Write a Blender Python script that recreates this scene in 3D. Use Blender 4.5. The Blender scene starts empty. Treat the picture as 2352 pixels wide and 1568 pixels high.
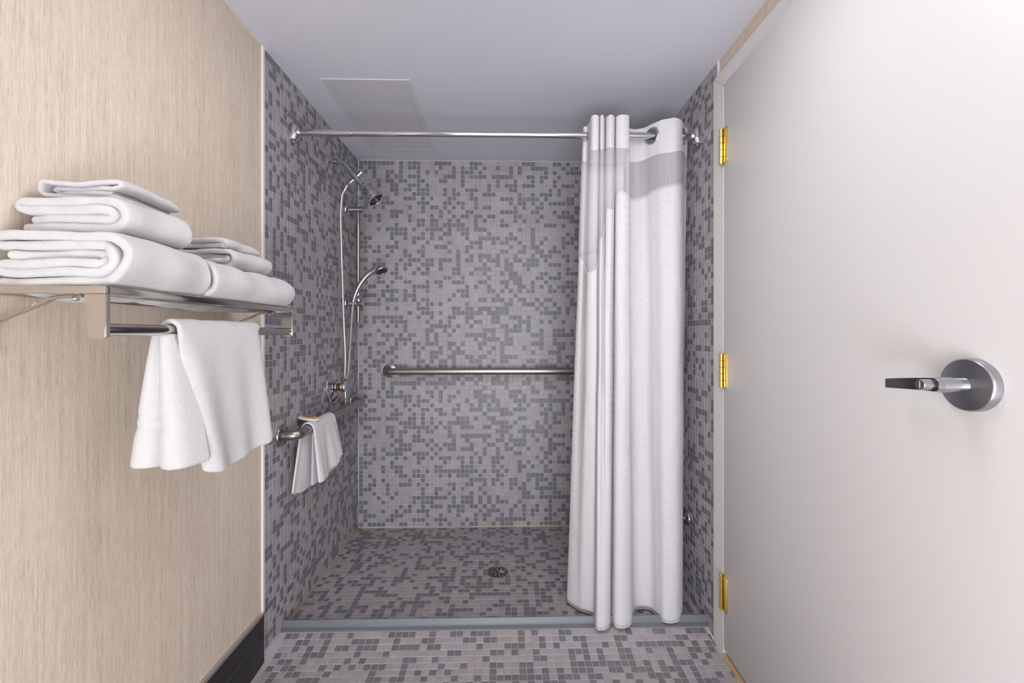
import bpy, bmesh, math, random
from mathutils import Vector, Matrix, noise
random.seed(7)
S = bpy.context.scene
COL = S.collection
PI = math.pi
H = 1.116            # camera height above the shower floor
CEIL = 2.118
XL, XR, YB = -.8375, .787, 2.434     # tiled faces of the shower
WL, WR = -.8425, .791                # papered faces
YLE, YRE = 1.487, 1.531              # front ends of the tiled side walls
YREAR = -2.3
F = 965.0
YAW = .0197

# ---------------------------------------------------------------- camera
cam = bpy.data.cameras.new('camera'); co = bpy.data.objects.new('camera', cam); COL.objects.link(co)
co.location = (0, 0, H); co.rotation_euler = (PI/2, 0, -YAW)
cam.sensor_width = 36; cam.lens = F/2352*36; cam.shift_y = -17/2352; cam.clip_start = .02
S.camera = co

# ---------------------------------------------------------------- light
w = bpy.data.worlds.new('world'); S.world = w; w.use_nodes = True
w.node_tree.nodes['Background'].inputs[0].default_value = (.95, .95, 1, 1)
w.node_tree.nodes['Background'].inputs[1].default_value = .35

def area(name, loc, target, sx, sy, power, col=(1, 1, 1)):
    l = bpy.data.lights.new(name, 'AREA'); l.shape = 'RECTANGLE'; l.size = sx; l.size_y = sy
    l.energy = power; l.color = col
    o = bpy.data.objects.new(name, l); COL.objects.link(o); o.location = loc
    o.rotation_euler = (Vector(target)-Vector(loc)).to_track_quat('-Z', 'Y').to_euler()
    return o
area('added_ceiling_light', (.05, .86, 2.085), (.05, 1.5, 0), .8, .5, 14, (.97, .985, 1))  # unseen lamp added just above the frame to light the shower floor
area('flash_fill_light', (.1, -1.95, 1.05), (0, 2.4, 1.0), 1.3, 1.7, 34, (.93, .965, 1))  # unseen large panel behind the camera, added as soft fill for a flash
area('bounce_fill_light', (.02, -.75, .35), (0, 1.2, 2.2), 1.0, .7, 26, (.91, .95, 1))  # unseen fill added low behind the camera, lifts ceiling and lower walls
S.view_settings.view_transform = 'Standard'; S.view_settings.look = 'None'
S.view_settings.exposure = 0.0; S.view_settings.gamma = 1; S.view_settings.use_curve_mapping = False
S.cycles.use_denoising = True
S.cycles.max_bounces = 10; S.cycles.diffuse_bounces = 6

# ---------------------------------------------------------------- helpers
def lin(c):
    return tuple(((v/255)/12.92 if v/255 <= .04045 else ((v/255+.055)/1.055)**2.4) for v in c)+(1,)

def ray(px, py):
    a = (px-1176)/F
    return Vector((a+YAW, 1-a*YAW, (767-py)/F))
def at_z(px, py, z):
    d = ray(px, py); return d*((z-H)/d.z)+Vector((0, 0, H))
def x_at(px, Y):
    d = ray(px, 0); return d.x/d.y*Y

def newmat(name, base=(.8, .8, .8, 1), rough=.5, metal=0, **kw):
    m = bpy.data.materials.new(name); m.use_nodes = True
    b = m.node_tree.nodes['Principled BSDF']
    b.inputs['Base Color'].default_value = base; b.inputs['Roughness'].default_value = rough
    b.inputs['Metallic'].default_value = metal
    for k, v in kw.items(): b.inputs[k].default_value = v
    return m, m.node_tree, b
def nd(nt, t, **kw):
    n = nt.nodes.new(t)
    for k, v in kw.items():
        if k in n.inputs: n.inputs[k].default_value = v
        else: setattr(n, k, v)
    return n
def coords(nt, scale=(1, 1, 1), out='Object'):
    tc = nd(nt, 'ShaderNodeTexCoord'); mp = nd(nt, 'ShaderNodeMapping'); mp.inputs['Scale'].default_value = scale
    nt.links.new(tc.outputs[out], mp.inputs[0]); return mp.outputs[0]
def ramp(nt, fac, stops):
    r = nd(nt, 'ShaderNodeValToRGB'); e = r.color_ramp.elements
    while len(e) < len(stops): e.new(.5)
    for i, (p, c) in enumerate(stops): e[i].position = p; e[i].color = c
    nt.links.new(fac, r.inputs[0]); return r.outputs[0]
def noise_tex(nt, vec, scale, detail=2, rough=.5):
    n = nd(nt, 'ShaderNodeTexNoise'); n.inputs['Scale'].default_value = scale
    n.inputs['Detail'].default_value = detail; n.inputs['Roughness'].default_value = rough
    nt.links.new(vec, n.inputs['Vector']); return n.outputs[0]
def bump(nt, b, h, strength, dist=.001):
    n = nd(nt, 'ShaderNodeBump'); n.inputs['Strength'].default_value = strength; n.inputs['Distance'].default_value = dist
    nt.links.new(h, n.inputs['Height']); nt.links.new(n.outputs[0], b.inputs['Normal'])
def math_(nt, op, a, bb=None):
    n = nd(nt, 'ShaderNodeMath', operation=op)
    for i, v in enumerate((a, bb)):
        if v is None: continue
        if isinstance(v, (int, float)): n.inputs[i].default_value = v
        else: nt.links.new(v, n.inputs[i])
    return n.outputs[0]

def painted(name, c, rough=.5, nscale=60, bs=.15, var=.03):
    m, nt, b = newmat(name, lin(c), rough)
    v = coords(nt); n1 = noise_tex(nt, v, 1.3, 3); c2 = tuple(x*(1-var) for x in c)
    nt.links.new(ramp(nt, n1, [(.3, lin(c)), (.7, lin(c2))]), b.inputs['Base Color'])
    bump(nt, b, noise_tex(nt, v, nscale, 3), bs, .001)
    return m
def metal(name, c, rough, aniso=False, scale=(1, 1, 1)):
    m, nt, b = newmat(name, lin(c), rough, 1)
    if aniso is None:
        bump(nt, b, noise_tex(nt, coords(nt), 900, 2), .03, .0003); return m
    if aniso:
        n = noise_tex(nt, coords(nt, scale), 200, 3)
        nt.links.new(ramp(nt, n, [(0, (rough*.75,)*3+(1,)), (1, (rough*1.3,)*3+(1,))]), b.inputs['Roughness'])
        bump(nt, b, n, .08, .0005)
    else:
        n = noise_tex(nt, coords(nt), 12, 2)
        nt.links.new(ramp(nt, n, [(.3, (rough,)*3+(1,)), (.8, (rough*1.5+.01,)*3+(1,))]), b.inputs['Roughness'])
    return m

M = {}
M['ceiling'] = painted('ceiling_paint', (216, 217, 228), .7, 90, .12, .02)
M['wall_rear'] = painted('rear_paint', (206, 198, 190), .6)
M['door'] = painted('door_paint', (211, 208, 208), .42, 40, .08, .015)
M['casing'] = painted('casing_paint', (210, 206, 205), .4, 30, .05, .01)
M['panel'] = painted('panel_paint', (206, 206, 211), .5, 60, .05, .01)
M['caulk'] = painted('caulk', (206, 204, 206), .5, 300, .4, .08)
M['curb'] = painted('curb_vinyl', (116, 120, 128), .42, 25, .15, .1)
M['chrome'] = metal('chrome', (205, 205, 210), .06)
M['shelf_metal'] = metal('polished_steel', (200, 196, 192), .1)
M['steel'] = metal('brushed_steel', (168, 162, 158), .3, True, (1, .05, 1))
M['satin'] = metal('satin_nickel', (172, 173, 179), .27, None)
M['hose'] = metal('hose_metal', (226, 222, 218), .3)
M['brass'] = metal('brass', (238, 208, 124), .2)
M['dark'] = painted('dark_void', (40, 36, 34), .6)
M['lever_reflection'] = metal('lever_reflection_tone', (92, 92, 98), .35)  # dark reflection on the lever's outer face, put into the metal colour
M['yellow'] = painted('yellow_plastic', (216, 190, 40), .5)
M['threshold'] = painted('threshold_wood', (200, 168, 128), .5, 30, .1, .1)
M['metal_trim'] = metal('edge_trim', (206, 200, 196), .35)
M['edge_white'] = painted('edge_white', (232, 226, 228), .35)
M['amber'] = painted('amber_stem', (112, 66, 28), .3, 200, .2, .5)

def wallpaper():
    m, nt, b = newmat('wallpaper', rough=.75)
    v1 = coords(nt, (280, 280, 11)); v2 = coords(nt, (640, 640, 50)); v3 = coords(nt, (90, 90, 2.0))
    n1 = noise_tex(nt, v1, 1, 2, .6); n2 = noise_tex(nt, v2, 1, 2, .6); n3 = noise_tex(nt, v3, 1, 1)
    s = math_(nt, 'ADD', math_(nt, 'MULTIPLY', n1, .38), math_(nt, 'MULTIPLY', n2, .42))
    s = math_(nt, 'ADD', s, math_(nt, 'MULTIPLY', n3, .2))
    c = ramp(nt, s, [(.36, lin((188, 171, 154))), (.46, lin((206, 191, 175))), (.54, lin((213, 199, 184))), (.66, lin((224, 212, 200)))])
    nt.links.new(c, b.inputs['Base Color']); bump(nt, b, s, .25, .001)
    return m
M['paper'] = wallpaper()

def blackwood():
    m, nt, b = newmat('black_wood', rough=.38)
    v = coords(nt, (1, 2.2, 260)); n = noise_tex(nt, v, 1, 4, .6)
    nt.links.new(ramp(nt, n, [(.35, lin((22, 21, 23))), (.55, lin((40, 39, 42))), (.72, lin((78, 78, 84)))]), b.inputs['Base Color'])
    bump(nt, b, n, .3, .001); return m
M['blackwood'] = blackwood()

def tile_mat(name, c, dc, alt):
    m, nt, b = newmat(name, rough=.42)
    g = nd(nt, 'ShaderNodeNewGeometry'); oi = nd(nt, 'ShaderNodeObjectInfo')
    r = math_(nt, 'FRACT', math_(nt, 'ADD', g.outputs['Random Per Island'], oi.outputs['Random']))
    lo = tuple(x-dc for x in c); hi = tuple(x+dc for x in c)
    rc = ramp(nt, r, [(0, lin(lo)), (.45, lin(c)), (.8, lin(hi)), (1, lin(alt))])
    v = nd(nt, 'ShaderNodeNewGeometry').outputs['Position']
    n = noise_tex(nt, v, 420, 3, .85)
    sp = ramp(nt, n, [(.32, (.68, .68, .68, 1)), (.5, (1, 1, 1, 1)), (.68, (1.32, 1.32, 1.32, 1))])
    mx = nd(nt, 'ShaderNodeMix', data_type='RGBA', blend_type='MULTIPLY'); mx.inputs[0].default_value = 1
    nt.links.new(rc, mx.inputs[6]); nt.links.new(sp, mx.inputs[7]); nt.links.new(mx.outputs[2], b.inputs['Base Color'])
    bump(nt, b, n, .15, .0004); return m
M['tile_light'] = tile_mat('tile_light', (163, 158, 162), 6, (158, 152, 154))
M['tile_dark'] = tile_mat('tile_dark', (115, 114, 121), 6, (113, 108, 112))
def grout(name, c, c2):
    m, nt, b = newmat(name, rough=.8)
    v = nd(nt, 'ShaderNodeNewGeometry').outputs['Position']; n = noise_tex(nt, v, 5, 3)
    nt.links.new(ramp(nt, n, [(.4, lin(c)), (.66, lin(c2))]), b.inputs['Base Color']); return m
M['grout'] = grout('grout', (190, 190, 198), (160, 158, 164))
M['grout_floor'] = grout('grout_floor', (176, 172, 176), (170, 156, 146))

def terry(name, c=(228, 227, 230), fine=620, bs=.9):
    m, nt, b = newmat(name, lin(c), .95)
    b.inputs['Sheen Weight'].default_value = .25; b.inputs['Sheen Roughness'].default_value = .6
    v = coords(nt); n = noise_tex(nt, v, fine, 3, .75); n2 = noise_tex(nt, v, 90, 2)
    s = math_(nt, 'ADD', math_(nt, 'MULTIPLY', n, .85), math_(nt, 'MULTIPLY', n2, .2))
    c2 = tuple(x*.955 for x in c)
    nt.links.new(ramp(nt, s, [(.45, lin(c2)), (.7, lin(c))]), b.inputs['Base Color'])
    bump(nt, b, s, bs, .0035); return m
M['terry'] = terry('terry_cloth')
M['cloth'] = terry('smooth_cotton', (230, 228, 231), 1200, .2)

def damask():
    m, nt, b = newmat('curtain_damask', rough=.7)
    tc = nd(nt, 'ShaderNodeTexCoord'); sx = nd(nt, 'ShaderNodeSeparateXYZ'); nt.links.new(tc.outputs['UV'], sx.inputs[0])
    u = math_(nt, 'FRACT', math_(nt, 'MULTIPLY', sx.outputs[0], 24)); v = math_(nt, 'FRACT', math_(nt, 'MULTIPLY', sx.outputs[1], 32))
    a = math_(nt, 'MULTIPLY', math_(nt, 'LESS_THAN', u, .22), math_(nt, 'LESS_THAN', v, .3))
    nt.links.new(ramp(nt, a, [(0, lin((222, 220, 224))), (1, lin((212, 210, 215)))]), b.inputs['Base Color'])
    n = noise_tex(nt, coords(nt, (1, 1, .5)), 14, 3)
    bump(nt, b, n, .55, .009)
    tr = nd(nt, 'ShaderNodeBsdfTranslucent'); tr.inputs[0].default_value = lin((235, 232, 235))
    ms = nd(nt, 'ShaderNodeMixShader'); ms.inputs[0].default_value = .18
    nt.links.new(b.outputs[0], ms.inputs[1]); nt.links.new(tr.outputs[0], ms.inputs[2])
    nt.links.new(ms.outputs[0], nt.nodes['Material Output'].inputs[0]); return m
M['damask'] = damask()
def sheer():
    m, nt, b = newmat('curtain_sheer', lin((226, 224, 228)), .8)
    tp = nd(nt, 'ShaderNodeBsdfTransparent'); ms = nd(nt, 'ShaderNodeMixShader')
    n = noise_tex(nt, coords(nt, (160, 160, 1.5)), 1, 2)
    nt.links.new(ramp(nt, n, [(.3, (.43,)*3+(1,)), (.75, (.49,)*3+(1,))]), ms.inputs[0])
    nt.links.new(tp.outputs[0], ms.inputs[1]); nt.links.new(b.outputs[0], ms.inputs[2])
    nt.links.new(ms.outputs[0], nt.nodes['Material Output'].inputs[0]); return m
M['sheer'] = sheer()

def link(name, me, mat=None, parent=None, smooth=False):
    o = bpy.data.objects.new(name, me); COL.objects.link(o)
    if mat is not None:
        for k in (mat if isinstance(mat, (list, tuple)) else [mat]): me.materials.append(k)
    if parent is not None: o.parent = parent
    if smooth: me.polygons.foreach_set('use_smooth', [True]*len(me.polygons))
    return o
def obj(name, bm, mat, parent=None, smooth=False, auto=None):
    bmesh.ops.recalc_face_normals(bm, faces=bm.faces)
    me = bpy.data.meshes.new(name); bm.to_mesh(me); bm.free()
    o = link(name, me, mat, parent, smooth)
    if auto is not None:
        me.polygons.foreach_set('use_smooth', [True]*len(me.polygons)); me.set_sharp_from_angle(angle=math.radians(auto))
    return o
def tag(o, label=None, cat=None, group=None, kind=None):
    if label: o['label'] = label
    if cat: o['category'] = cat
    if group: o['group'] = group
    if kind: o['kind'] = kind
    return o
def empty(name, loc=(0, 0, 0), parent=None):
    o = bpy.data.objects.new(name, None); COL.objects.link(o); o.location = loc; o.empty_display_size = .05
    if parent is not None: o.parent = parent
    return o
def B(): return bmesh.new()
def box(bm, x0, x1, y0, y1, z0, z1, bev=0, seg=2):
    r = bmesh.ops.create_cube(bm, size=1)
    vs = r['verts']
    for v in vs: v.co = Vector(((x0+x1)/2+v.co.x*(x1-x0), (y0+y1)/2+v.co.y*(y1-y0), (z0+z1)/2+v.co.z*(z1-z0)))
    if bev:
        es = list({e for v in vs for e in v.link_edges})
        bmesh.ops.bevel(bm, geom=es, offset=bev, segments=seg, affect='EDGES', profile=.5)
    return bm
def frame_of(d):
    d = Vector(d).normalized(); up = Vector((0, 0, 1)) if abs(d.z) < .9 else Vector((1, 0, 0))
    a = d.cross(up).normalized(); return a, d.cross(a).normalized()
def lathe(bm, prof, org, axis, n=32, sx=1, sy=1):
    a, b2 = frame_of(axis); axis = Vector(axis).normalized(); org = Vector(org); rings = []
    for r, h in prof:
        if r < 1e-6: rings.append([bm.verts.new(org+axis*h)]); continue
        rings.append([bm.verts.new(org+axis*h+a*(math.cos(t*2*PI/n)*r*sx)+b2*(math.sin(t*2*PI/n)*r*sy)) for t in range(n)])
    for p, q in zip(rings, rings[1:]):
        for i in range(n):
            j = (i+1) % n
            if len(p) == 1 and len(q) == 1: continue
            if len(p) == 1: bm.faces.new((p[0], q[j], q[i]))
            elif len(q) == 1: bm.faces.new((p[i], p[j], q[0]))
            else: bm.faces.new((p[i], p[j], q[j], q[i]))
    return bm
def tube(bm, pts, r, n=16, cap=True, flat=1):
    pts = [Vector(p) for p in pts]; rs = r if isinstance(r, (list, tuple)) else [r]*len(pts)
    t0 = (pts[1]-pts[0]).normalized(); a, _ = frame_of(t0); rings = []
    for i, p in enumerate(pts):
        t = (pts[min(i+1, len(pts)-1)]-pts[max(i-1, 0)]).normalized()
        a = (a-t*a.dot(t)).normalized(); b2 = t.cross(a)
        rings.append([bm.verts.new(p+a*math.cos(k*2*PI/n)*rs[i]+b2*math.sin(k*2*PI/n)*rs[i]*flat) for k in range(n)])
    for p, q in zip(rings, rings[1:]):
        for i in range(n): bm.faces.new((p[i], p[(i+1) % n], q[(i+1) % n], q[i]))
    if cap: bm.faces.new(rings[0][::-1]); bm.faces.new(rings[-1])
    return bm
def crom(P, m, closed=False):
    P = [tuple(p) for p in P]; out = []; n = len(P)
    for i in range(n-1):
        p0, p1, p2, p3 = P[max(i-1, 0)], P[i], P[i+1], P[min(i+2, n-1)]
        for k in range(m):
            t = k/m; t2 = t*t; t3 = t2*t
            out.append(tuple(.5*(2*b+(c-a)*t+(2*a-5*b+4*c-d)*t2+(3*b-a-3*c+d)*t3) for a, b, c, d in zip(p0, p1, p2, p3)))
    out.append(P[-1]); return out
def V3(l): return [Vector(p) for p in l]
def torus(bm, org, axis, R, r, n=40, m=12, flat=1):
    a, b2 = frame_of(axis); ax = Vector(axis).normalized(); org = Vector(org); rings = []
    for i in range(n):
        t = i*2*PI/n; d = a*math.cos(t)+b2*math.sin(t)
        rings.append([bm.verts.new(org+d*(R+r*math.cos(k*2*PI/m))+ax*(r*flat*math.sin(k*2*PI/m))) for k in range(m)])
    for i in range(n):
        p, q = rings[i], rings[(i+1) % n]
        for k in range(m): bm.faces.new((p[k], p[(k+1) % m], q[(k+1) % m], q[k]))
    return bm
def N(x, y, z=0): return noise.noise(Vector((x, y, z)))

# ================================================================ the setting
PT = .0254
def fz(y):            # the bathroom floor falls gently away from the curb
    t = min(max((1.592-y)/.2, 0), 1); return -.026*(t*(2-t))

def struct(name, bm, mat, parent=None, **k):
    o = obj(name, bm, mat, parent, **k); o['kind'] = 'structure'; return o

wall_left = struct('wall_left', box(B(), WL-.05, WL, YREAR, YLE-.008, -.06, CEIL), M['paper'])
bm = B()
box(bm, WR, WR+.05, .40, YRE+.006, 2.045, CEIL); box(bm, WR, WR+.05, YREAR, .40, -.06, CEIL)
wall_right = struct('wall_right', bm, M['paper'])
wall_rear = struct('wall_rear', box(B(), WL-.05, WR+.05, YREAR-.05, YREAR, -.06, CEIL), M['wall_rear'])
ceiling = struct('ceiling', box(B(), WL-.05, WR+.05, YREAR, YB+.06, CEIL, CEIL+.05), M['ceiling'])

# tiled surfaces: grout bed + mosaic tiles; the 300 that show largest are objects, the rest one 'stuff' part
TW, TT = .0230, .0018
def tile_template(mat, name):
    bm = B(); h = TW/2; b_ = .0009
    lo = [bm.verts.new((x*h, y*h, 0)) for x, y in ((-1, -1), (1, -1), (1, 1), (-1, 1))]
    mi = [bm.verts.new((x*h, y*h, TT-b_)) for x, y in ((-1, -1), (1, -1), (1, 1), (-1, 1))]
    to = [bm.verts.new((x*(h-b_), y*(h-b_), TT)) for x, y in ((-1, -1), (1, -1), (1, 1), (-1, 1))]
    for i in range(4):
        j = (i+1) % 4; bm.faces.new((lo[i], lo[j], mi[j], mi[i])); bm.faces.new((mi[i], mi[j], to[j], to[i]))
    bm.faces.new(to); me = bpy.data.meshes.new(name); bm.to_mesh(me); bm.free(); me.materials.append(mat); return me
TL, TD = tile_template(M['tile_light'], 'tile'), tile_template(M['tile_dark'], 'tile')
TV = [v.co.copy() for v in TL.vertices]; TFc = [tuple(p.vertices) for p in TL.polygons]

def project(p):
    xc = p.x-p.y*YAW; yc = p.x*YAW+p.y
    if yc < .05: return None
    return 1176+F*xc/yc, 767-F*(p.z-H)/yc, yc
def tiles(parent, org, eu, ev, en, nu, nv, skip=None, zfun=None, sizes=None, hidden=None, seed=1):
    """org corner on the grout face; eu, ev in-plane unit axes, en outward normal"""
    rnd = random.Random(seed); org, eu, ev, en = map(Vector, (org, eu, ev, en)); cells = []
    R = Matrix((eu, ev, en)).transposed()
    for i in range(nu):
        for j in range(nv):
            c = org+eu*((i+.5)*PT)+ev*((j+.5)*PT)
            if zfun: c.z += zfun(c.y)
            if skip and skip(c): continue
            jit = Matrix.Rotation(rnd.uniform(-.012, .012), 3, 'Z') @ Matrix.Rotation(rnd.uniform(-.016, .016), 3, 'X') @ Matrix.Rotation(rnd.uniform(-.016, .016), 3, 'Y')
            c = c-en*.0005+eu*rnd.uniform(-.0003, .0003)+ev*rnd.uniform(-.0003, .0003)+en*rnd.uniform(-.0004, .0002)
            if zfun:
                sl = (zfun(c.y+.002)-zfun(c.y-.002))/.004; jit = Matrix.Rotation(math.atan(sl), 3, 'X') @ jit
            n = .5+.5*noise.noise(Vector((i*.35, j*.35, seed*9.7)))
            dark = rnd.random() < .43+.08*(n-.5)
            a = project(c+eu*PT/2); b2 = project(c-eu*PT/2); d = project(c+ev*PT/2); e = project(c-ev*PT/2); area_ = 0
            if a and b2 and d and e:
                area_ = abs((a[0]-b2[0])*(d[1]-e[1])-(a[1]-b2[1])*(d[0]-e[0]))
                pc = project(c)
                if not (0 < pc[0] < 2352 and 0 < pc[1] < 1568): area_ = 0
                if hidden and hidden(pc[0], pc[1]): area_ *= .01
            cells.append((area_, c, R @ jit, dark))
    cells.sort(key=lambda t: -t[0]); vs, fs, mi = [], [], []
    for k, (ar, c, R3, dark) in enumerate(cells):
        if k < 300:
            o = bpy.data.objects.new('tile', TD if dark else TL); COL.objects.link(o); o.parent = parent
            o.matrix_local = Matrix.Translation(c) @ R3.to_4x4(); continue
        n0 = len(vs)
        vs += [tuple(c+R3 @ v) for v in TV]; fs += [tuple(n0+i for i in f) for f in TFc]; mi += [1 if dark else 0]*len(TFc)
    me = bpy.data.meshes.new('mosaic_tiles'); me.from_pydata(vs, [], fs); me.materials.append(M['tile_light']); me.materials.append(M['tile_dark'])
    me.polygons.foreach_set('material_index', mi)
    o = link('mosaic_tiles', me, None, parent); o['kind'] = 'stuff'; return o

G = .0013    # grout bed lies this far under the tile faces
inb = lambda x0, x1, y0, y1: (lambda x, y: x0 < x < x1 and y0 < y < y1)
ws_left = struct('wall_shower_left', box(B(), WL-.05, XL-G, YLE, YB+.05, -.06, CEIL), M['grout'])
tiles(ws_left, (XL-G, YLE+.003, CEIL-.004), (0, 1, 0), (0, 0, -1), (1, 0, 0), 37, 83, None, seed=3,
      hidden=lambda x, y: (x < 672 and 550 < y < 1080) or (662 < x < 792 and 950 < y < 1130))
ws_back = struct('wall_shower_back', box(B(), XL-G, XR+G, YB+G, YB+.06, -.06, CEIL), M['grout'])
tiles(ws_back, (XL+.0035, YB+G, CEIL-.004), (1, 0, 0), (0, 0, -1), (0, -1, 0), 63, 83, None, seed=5,
      hidden=lambda x, y: x > 1300)
ws_right = struct('wall_shower_right', box(B(), XR+G, WR+.05, YRE, YB+.05, -.06, CEIL), M['grout'])
tiles(ws_right, (XR+G, YRE+.002, CEIL-.004), (0, 1, 0), (0, 0, -1), (-1, 0, 0), 35, 84, None, seed=8,
      hidden=lambda x, y: x < 1572)
DR = (-.0296, 1.972)
fl_sh = struct('floor_shower', box(B(), XL-G, XR+G, 1.60, YB+G, -.06, -G), M['grout_floor'])
tiles(fl_sh, (XL+.004, 1.617, -G), (1, 0, 0), (0, 1, 0), (0, 0, 1), 63, 32, seed=12,
      skip=lambda c: (c.x-DR[0])**2+(c.y-DR[1])**2 < .049**2, hidden=lambda x, y: x > 1310)
bm = B(); ys = [YREAR, .5, 1.2, 1.392]+[1.392+.02*k for k in range(1, 11)]+[1.602]
prev = None
for y in ys:
    z = fz(y)-G; r_ = [bm.verts.new((WL-.05, y, z)), bm.verts.new((WR+.05, y, z))]
    if prev: bm.faces.new((prev[0], prev[1], r_[1], r_[0]))
    prev = r_
g_ = bmesh.ops.extrude_face_region(bm, geom=bm.faces[:])
for v in [x for x in g_['geom'] if isinstance(x, bmesh.types.BMVert)]: v.co.z -= .04
floor = struct('floor', bm, M['grout_floor'])
tiles(floor, (WR-.002-64*PT, 1.588-40*PT, -G), (1, 0, 0), (0, 1, 0), (0, 0, 1), 64, 40, zfun=fz, seed=21,
      skip=lambda c: c.x < WL+.012+.012)

# metal edge trims where tile meets paper
tag(struct('trim_1', box(B(), WL-.01, XL+.0014, YLE-.010, YLE+.0010, -.03, CEIL, .0008), M['edge_white']))
tag(struct('trim_2', box(B(), XR-.001, WR+.01, YRE-.004, YRE+.002, 2.045, CEIL, .0008), M['edge_white']))
# baseboard with metal cap
bb = struct('baseboard_left', box(B(), WL-.002, WL+.011, YREAR, YLE-.01, -.05, .142, .001), M['blackwood'])
struct('cap_strip', box(B(), WL-.002, WL+.0125, YREAR, YLE-.01, .142, .152, .001), M['metal_trim'], bb)
tag(bb.children[0], 'brushed metal strip along the top')
# curb: grey vinyl strip with a front flange
bm = B(); prof = [(1.590, .0), (1.590, .003), (1.6035, .0065), (1.6065, .0095), (1.612, .026), (1.6135, .0285), (1.618, .0285), (1.6195, .026), (1.622, .0)]
rows = []
for k in range(41):
    x = XL+.001+(XR-XL-.002)*k/40; dy = .0012*N(x*5, 2.2); dz = .0012*N(x*6, 7.1)
    rows.append([bm.verts.new((x, y+dy, z+(dz if z > .001 else 0))) for y, z in prof])
for p, q in zip(rows, rows[1:]):
    for i in range(len(prof)-1): bm.faces.new((p[i], p[i+1], q[i+1], q[i]))
bm.faces.new(rows[0]); bm.faces.new(rows[-1][::-1])
curb = tag(obj('shower_curb', bm, M['curb'], auto=25), 'grey vinyl threshold strip crossing the floor in front of the shower', 'threshold')

# caulk bead on the right, between floor tile and door casing
bm = B(); pts = []; rs = []
for k in range(30):
    y = 1.588-.105*k/29; pts.append((XR-.012-.004*N(k*.5, 1)+.004*k/29, y, fz(y)+.0015)); rs.append(.0035+.0022*N(k*.7, 3.3))
tube(bm, pts, rs, 8, flat=.6); struct('trim_3', bm, M['caulk'], smooth=True)
# corner caulk lines
def bead(name, a, b2, r, n=60, amp=.0012, mat='caulk'):
    bm = B(); a, b2 = Vector(a), Vector(b2); pts = []; rs = []
    for k in range(n+1):
        p = a.lerp(b2, k/n); pts.append(p+Vector((N(k*.9, a.x*7, 1), N(k*.9, a.y*7, 2), N(k*.9, a.z*3, 5)))*amp); rs.append(r*(1+.5*N(k*.8, 3, a.x)))
    tube(bm, pts, rs, 6); return struct(name, bm, M[mat], smooth=True)
bead('trim_4', (XL, YLE, CEIL-.001), (XL, YB, CEIL-.001), .0022)
bead('trim_5', (XR, YRE, CEIL-.001), (XR, YB, CEIL-.001), .0022)
bead('trim_6', (XL, YB, CEIL-.001), (XR, YB, CEIL-.001), .0022)
bead('trim_7', (XL, YB-.001, .0), (XR, YB-.001, .0), .0024, mat='threshold')
bead('trim_8', (XL+.001, 1.62, 0), (XL+.001, YB, 0), .002, mat='threshold')

# ceiling access panel
acc = empty('access_panel', (-.5445, 1.9835, CEIL)); tag(acc, 'grey rectangular access panel set flush in the shower ceiling', 'panel')
bm = B(); hx, hy = .1745, .3215; fw = .023; rr = .016
def rrect(hx, hy, r, z, n=6):
    out = []
    for cx, cy, a0 in ((hx-r, hy-r, 0), (-hx+r, hy-r, PI/2), (-hx+r, -hy+r, PI), (hx-r, -hy+r, 1.5*PI)):
        for k in range(n+1):
            t = a0+PI/2*k/n; out.append((cx+r*math.cos(t), cy+r*math.sin(t), z))
    return out
def plate_ring(bm, outer, inner):
    a = [bm.verts.new(p) for p in outer]; b2 = [bm.verts.new(p) for p in inner]; n = len(a)
    for i in range(n): bm.faces.new((a[i], a[(i+1) % n], b2[(i+1) % n], b2[i]))
    return a, b2
plate_ring(bm, rrect(hx, hy, .0015, -.0030), rrect(hx-fw, hy-fw, rr, -.0030))
plate_ring(bm, rrect(hx, hy, .0015, 0), rrect(hx, hy, .0015, -.0030)); plate_ring(bm, rrect(hx-fw, hy-fw, rr, -.0030), rrect(hx-fw, hy-fw, rr, .004))
obj('panel_frame', bm, M['panel'], acc)
bm = B(); g2 = .0016
a = [bm.verts.new(p) for p in rrect(hx-fw-g2, hy-fw-g2, rr-.001, -.0018)]; b2 = [bm.verts.new(p) for p in rrect(hx-fw-g2, hy-fw-g2, rr-.001, .003)]
bm.faces.new(a)
for i in range(len(a)): bm.faces.new((a[i], a[(i+1) % len(a)], b2[(i+1) % len(a)], b2[i]))
pd = obj('panel_door', bm, M['panel'], acc)
for yy in (-.17, .17):
    bm = B(); lathe(bm, [(.005, -.002), (.005, -.0038), (.004, -.0042), (0, -.0042)], (hx-fw-.02, yy, 0), (0, 0, 1), 16)
    box(bm, hx-fw-.0245, hx-fw-.0155, yy-.0006, yy+.0006, -.0048, -.0040)
    obj('screw_latch', bm, M['metal_trim'], pd)

# ================================================================ door, frame
bm = B()
def quadprism(bm, yz, x0, x1):
    a = [bm.verts.new((x0, y, z)) for y, z in yz]; b2 = [bm.verts.new((x1, y, z)) for y, z in yz]
    bm.faces.new(a); bm.faces.new(b2[::-1])
    for i in range(4): bm.faces.new((a[i], b2[i], b2[(i+1) % 4], a[(i+1) % 4]))
    bmesh.ops.bevel(bm, geom=list({e for v in a for e in v.link_edges}), offset=.003, segments=3, affect='EDGES')
quadprism(bm, [(1.4665, -.04), (1.539, -.04), (1.539, 2.054), (1.4665, 1.990)], .7745, WR+.02)
quadprism(bm, [(.50, 1.990), (1.4665, 1.990), (1.539, 2.054), (.43, 2.054)], .7745, WR+.02)
quadprism(bm, [(.43, -.04), (.50, -.04), (.50, 1.990), (.43, 2.054)], .7745, WR+.02)
box(bm, .824, .86, .50, 1.4665, 1.972, 1.990, .001); box(bm, .824, .86, 1.449, 1.4665, -.03, 1.990, .001)
casing = struct('trim_9', bm, M['casing'])
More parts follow.
